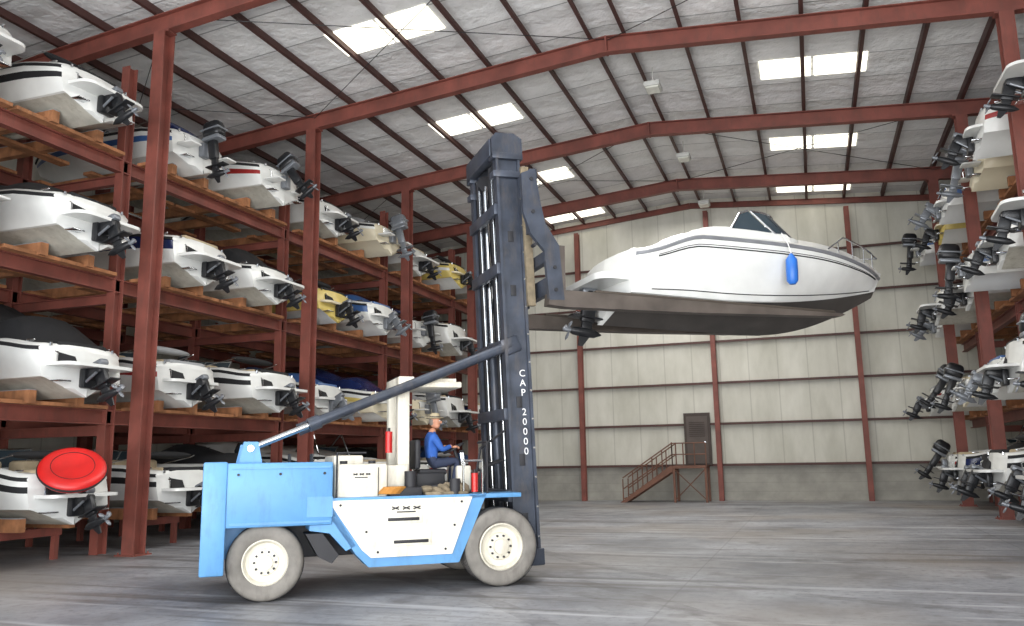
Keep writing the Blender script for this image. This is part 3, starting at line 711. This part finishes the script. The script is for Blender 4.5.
# ------------------------------------------------------------ driver
SK=mat('skin',srgb(196,140,112),.5); SH=mat('blue_shirt',srgb(46,92,170),.8,0,.15,8); JN=mat('dark_jeans',srgb(44,52,74),.85); HAT=mat('straw_hat',srgb(186,172,142),.85); SHOE=mat('brown_boots',srgb(80,58,42),.7); EYE=mat('eye_white',srgb(235,235,230),.3); HAIR=mat('grey_hair',srgb(120,112,104),.8)
DM=[SK,SH,JN,HAT,SHOE,EYE,HAIR,DK]
def skin(verts,edges,rad,sub=2):
    me=bpy.data.meshes.new('tmp'); me.from_pydata(verts,edges,[]); ob=bpy.data.objects.new('tmp',me); col.objects.link(ob)
    ob.modifiers.new('s','SKIN')
    for i,r in enumerate(rad):
        rr=r if isinstance(r,tuple) else (r,r)
        me.skin_vertices[0].data[i].radius=rr
    me.skin_vertices[0].data[0].use_root=True
    ss=ob.modifiers.new('u','SUBSURF'); ss.levels=sub; ss.render_levels=sub
    dg=bpy.context.evaluated_depsgraph_get(); out=bpy.data.meshes.new_from_object(ob.evaluated_get(dg))
    vs=[v.co.copy() for v in out.vertices]; fs=[list(p.vertices) for p in out.polygons]
    bpy.data.objects.remove(ob); return vs,fs
def seg_d(p,a,b):
    ab=b-a; t=clamp((p-a).dot(ab)/max(ab.length_squared,1e-9)); return (p-(a+ab*t)).length
g=MB()
cx,cy=-1.12,.85
J={'pel':(cx,cy,2.06),'bel':(cx-.02,cy,2.2),'che':(cx-.02,cy,2.4),'nb':(cx,cy,2.55),'nt':(cx+.03,cy,2.66),
 'sl':(cx-.01,cy+.18,2.5),'sr':(cx-.01,cy-.18,2.5),'el':(cx+.1,cy+.26,2.26),'er':(cx+.12,cy-.26,2.27),
 'wl':(cx+.31,cy+.16,2.34),'wr':(cx+.32,cy-.16,2.34),
 'hl':(cx+.05,cy+.1,2.04),'hr':(cx+.05,cy-.1,2.04),'kl':(cx+.42,cy+.15,2.09),'kr':(cx+.42,cy-.16,2.09),
 'al':(cx+.36,cy+.14,1.68),'ar':(cx+.34,cy-.15,1.68),'tl':(cx+.50,cy+.14,1.60),'tr':(cx+.48,cy-.17,1.60)}
RR={'pel':(.15,.12),'bel':(.155,.12),'che':(.17,.12),'nb':.075,'nt':.058,'sl':.078,'sr':.078,'el':.054,'er':.054,'wl':.034,'wr':.034,'hl':.095,'hr':.095,'kl':.068,'kr':.068,'al':.045,'ar':.045,'tl':.036,'tr':.036}
E=[('pel','bel'),('bel','che'),('che','nb'),('nb','nt'),('che','sl'),('che','sr'),('sl','el'),('el','wl'),('sr','er'),('er','wr'),('pel','hl'),('pel','hr'),('hl','kl'),('kl','al'),('al','tl'),('hr','kr'),('kr','ar'),('ar','tr')]
K=list(J); 
vs,fs=skin([J[k] for k in K],[(K.index(a),K.index(b)) for a,b in E],[RR[k] for k in K])
def label(p):
    best=min(E,key=lambda e:seg_d(p,Vector(J[e[0]]),Vector(J[e[1]])))
    if best==('nb','nt'): return 0 if p.z>2.58 else 1
    if best in (('el','wl'),('er','wr')): return 1 if seg_d(p,Vector(J[best[1]]),Vector(J[best[1]]))>.06 else 0
    if best in (('al','tl'),('ar','tr')): return 4
    if best[0] in('pel','hl','hr','kl','kr') and p.z<2.16: return 2
    return 1
g.raw(vs,fs,0,True,[label(sum((vs[i] for i in f),Vector())/len(f)) for f in fs])
hc=Vector((cx+.055,cy,2.76)); hy=math.radians(-25)
o=g.M; g.M=Matrix.Translation(hc)@Matrix.Rotation(hy,4,'Z')
g.ell((0,0,.01),(.098,.078,.118),0,24,16); g.ell((.03,0,-.06),(.062,.055,.058),0,16,10)
g.ell((.105,0,-.012),(.02,.013,.024),0,10,8); g.ell((.094,0,-.055),(.012,.026,.007),6,10,6)
for y in (-.032,.032):
    g.ell((.086,y,.015),(.014,.015,.010),5,10,8); g.ell((.097,y,.015),(.006,.006,.006),7,8,6); g.ell((.09,y,.036),(.012,.02,.006),6,8,6)
for y in (-.08,.08): g.ell((-.005,y,0),(.018,.01,.03),0,10,8)
g.ell((-.028,0,.0),(.08,.081,.085),6,16,10)
g.lathe([(.0,.135),(.06,.13),(.085,.105),(.094,.05),(.10,.048),(.15,.042),(.165,.05),(.167,.045),(.15,.034),(.10,.036),(.09,.03)],(0,0,.02),(0,0,1),28,3,cap=False)
g.lathe([(.096,.05),(.096,.07)],(0,0,.02),(0,0,1),28,7,cap=False)
g.M=o
for side,w in ((1,J['wl']),(-1,J['wr'])):
    w=Vector(w); grip=Vector((-.73,.85+side*.19,2.31)); d=(grip-w).normalized()
    pc=w+d*.055
    g.ell(pc,(.05,.038,.022),0,12,8,(0,math.radians(-10),0))
    for k in range(4):
        off=Vector((0,(k-1.5)*.019,0)); ln=[.85,1,.96,.78][k]
        p0=pc+d*.03+off; p1=p0+Vector((.028*ln,0,.012)); p2=p1+Vector((.018*ln,0,-.018)); p3=p2+Vector((-.008,0,-.02*ln))
        v_,f_=skin([p0,p1,p2,p3],[(0,1),(1,2),(2,3)],[.009,.0085,.008,.007],1); g.raw(v_,f_,0,True)
    p0=pc+Vector((-.01,-side*.03,0)); 
    v_,f_=skin([p0,p0+Vector((.025,-side*.015,0)),p0+Vector((.05,-side*.012,-.01))],[(0,1),(1,2)],[.011,.01,.008],1); g.raw(v_,f_,0,True)
drv=g.obj('forklift_driver',DM,None,TM@OPM)
# ------------------------------------------------------------ light
w=bpy.data.worlds.new('world'); scn.world=w; w.use_nodes=True
w.node_tree.nodes['Background'].inputs[0].default_value=(.82,.90,1,1); w.node_tree.nodes['Background'].inputs[1].default_value=1.1
def area(name,loc,rot,sx,sy,p,c=(1,1,1)):
    l=bpy.data.lights.new(name,'AREA'); l.shape='RECTANGLE'; l.size=sx;l.size_y=sy;l.energy=p;l.color=c
    o=bpy.data.objects.new(name,l); col.objects.link(o); o.location=loc; o.rotation_euler=rot; return o
area('daylight_opening',(1,-6,7),(math.radians(94),0,math.radians(8)),26,10,3900,(.94,.97,1))
area('ceiling_fill_light',(-1,-5,.6),(math.radians(122),0,0),28,4,5400,(1,.98,.95))  # added fill behind the camera, low and aimed up to brighten the ceiling
area('ridge_light',(-4.85,24,13.4),(0,0,0),3,28,2300,(1,.98,.94))
print('done',len(bpy.data.objects))
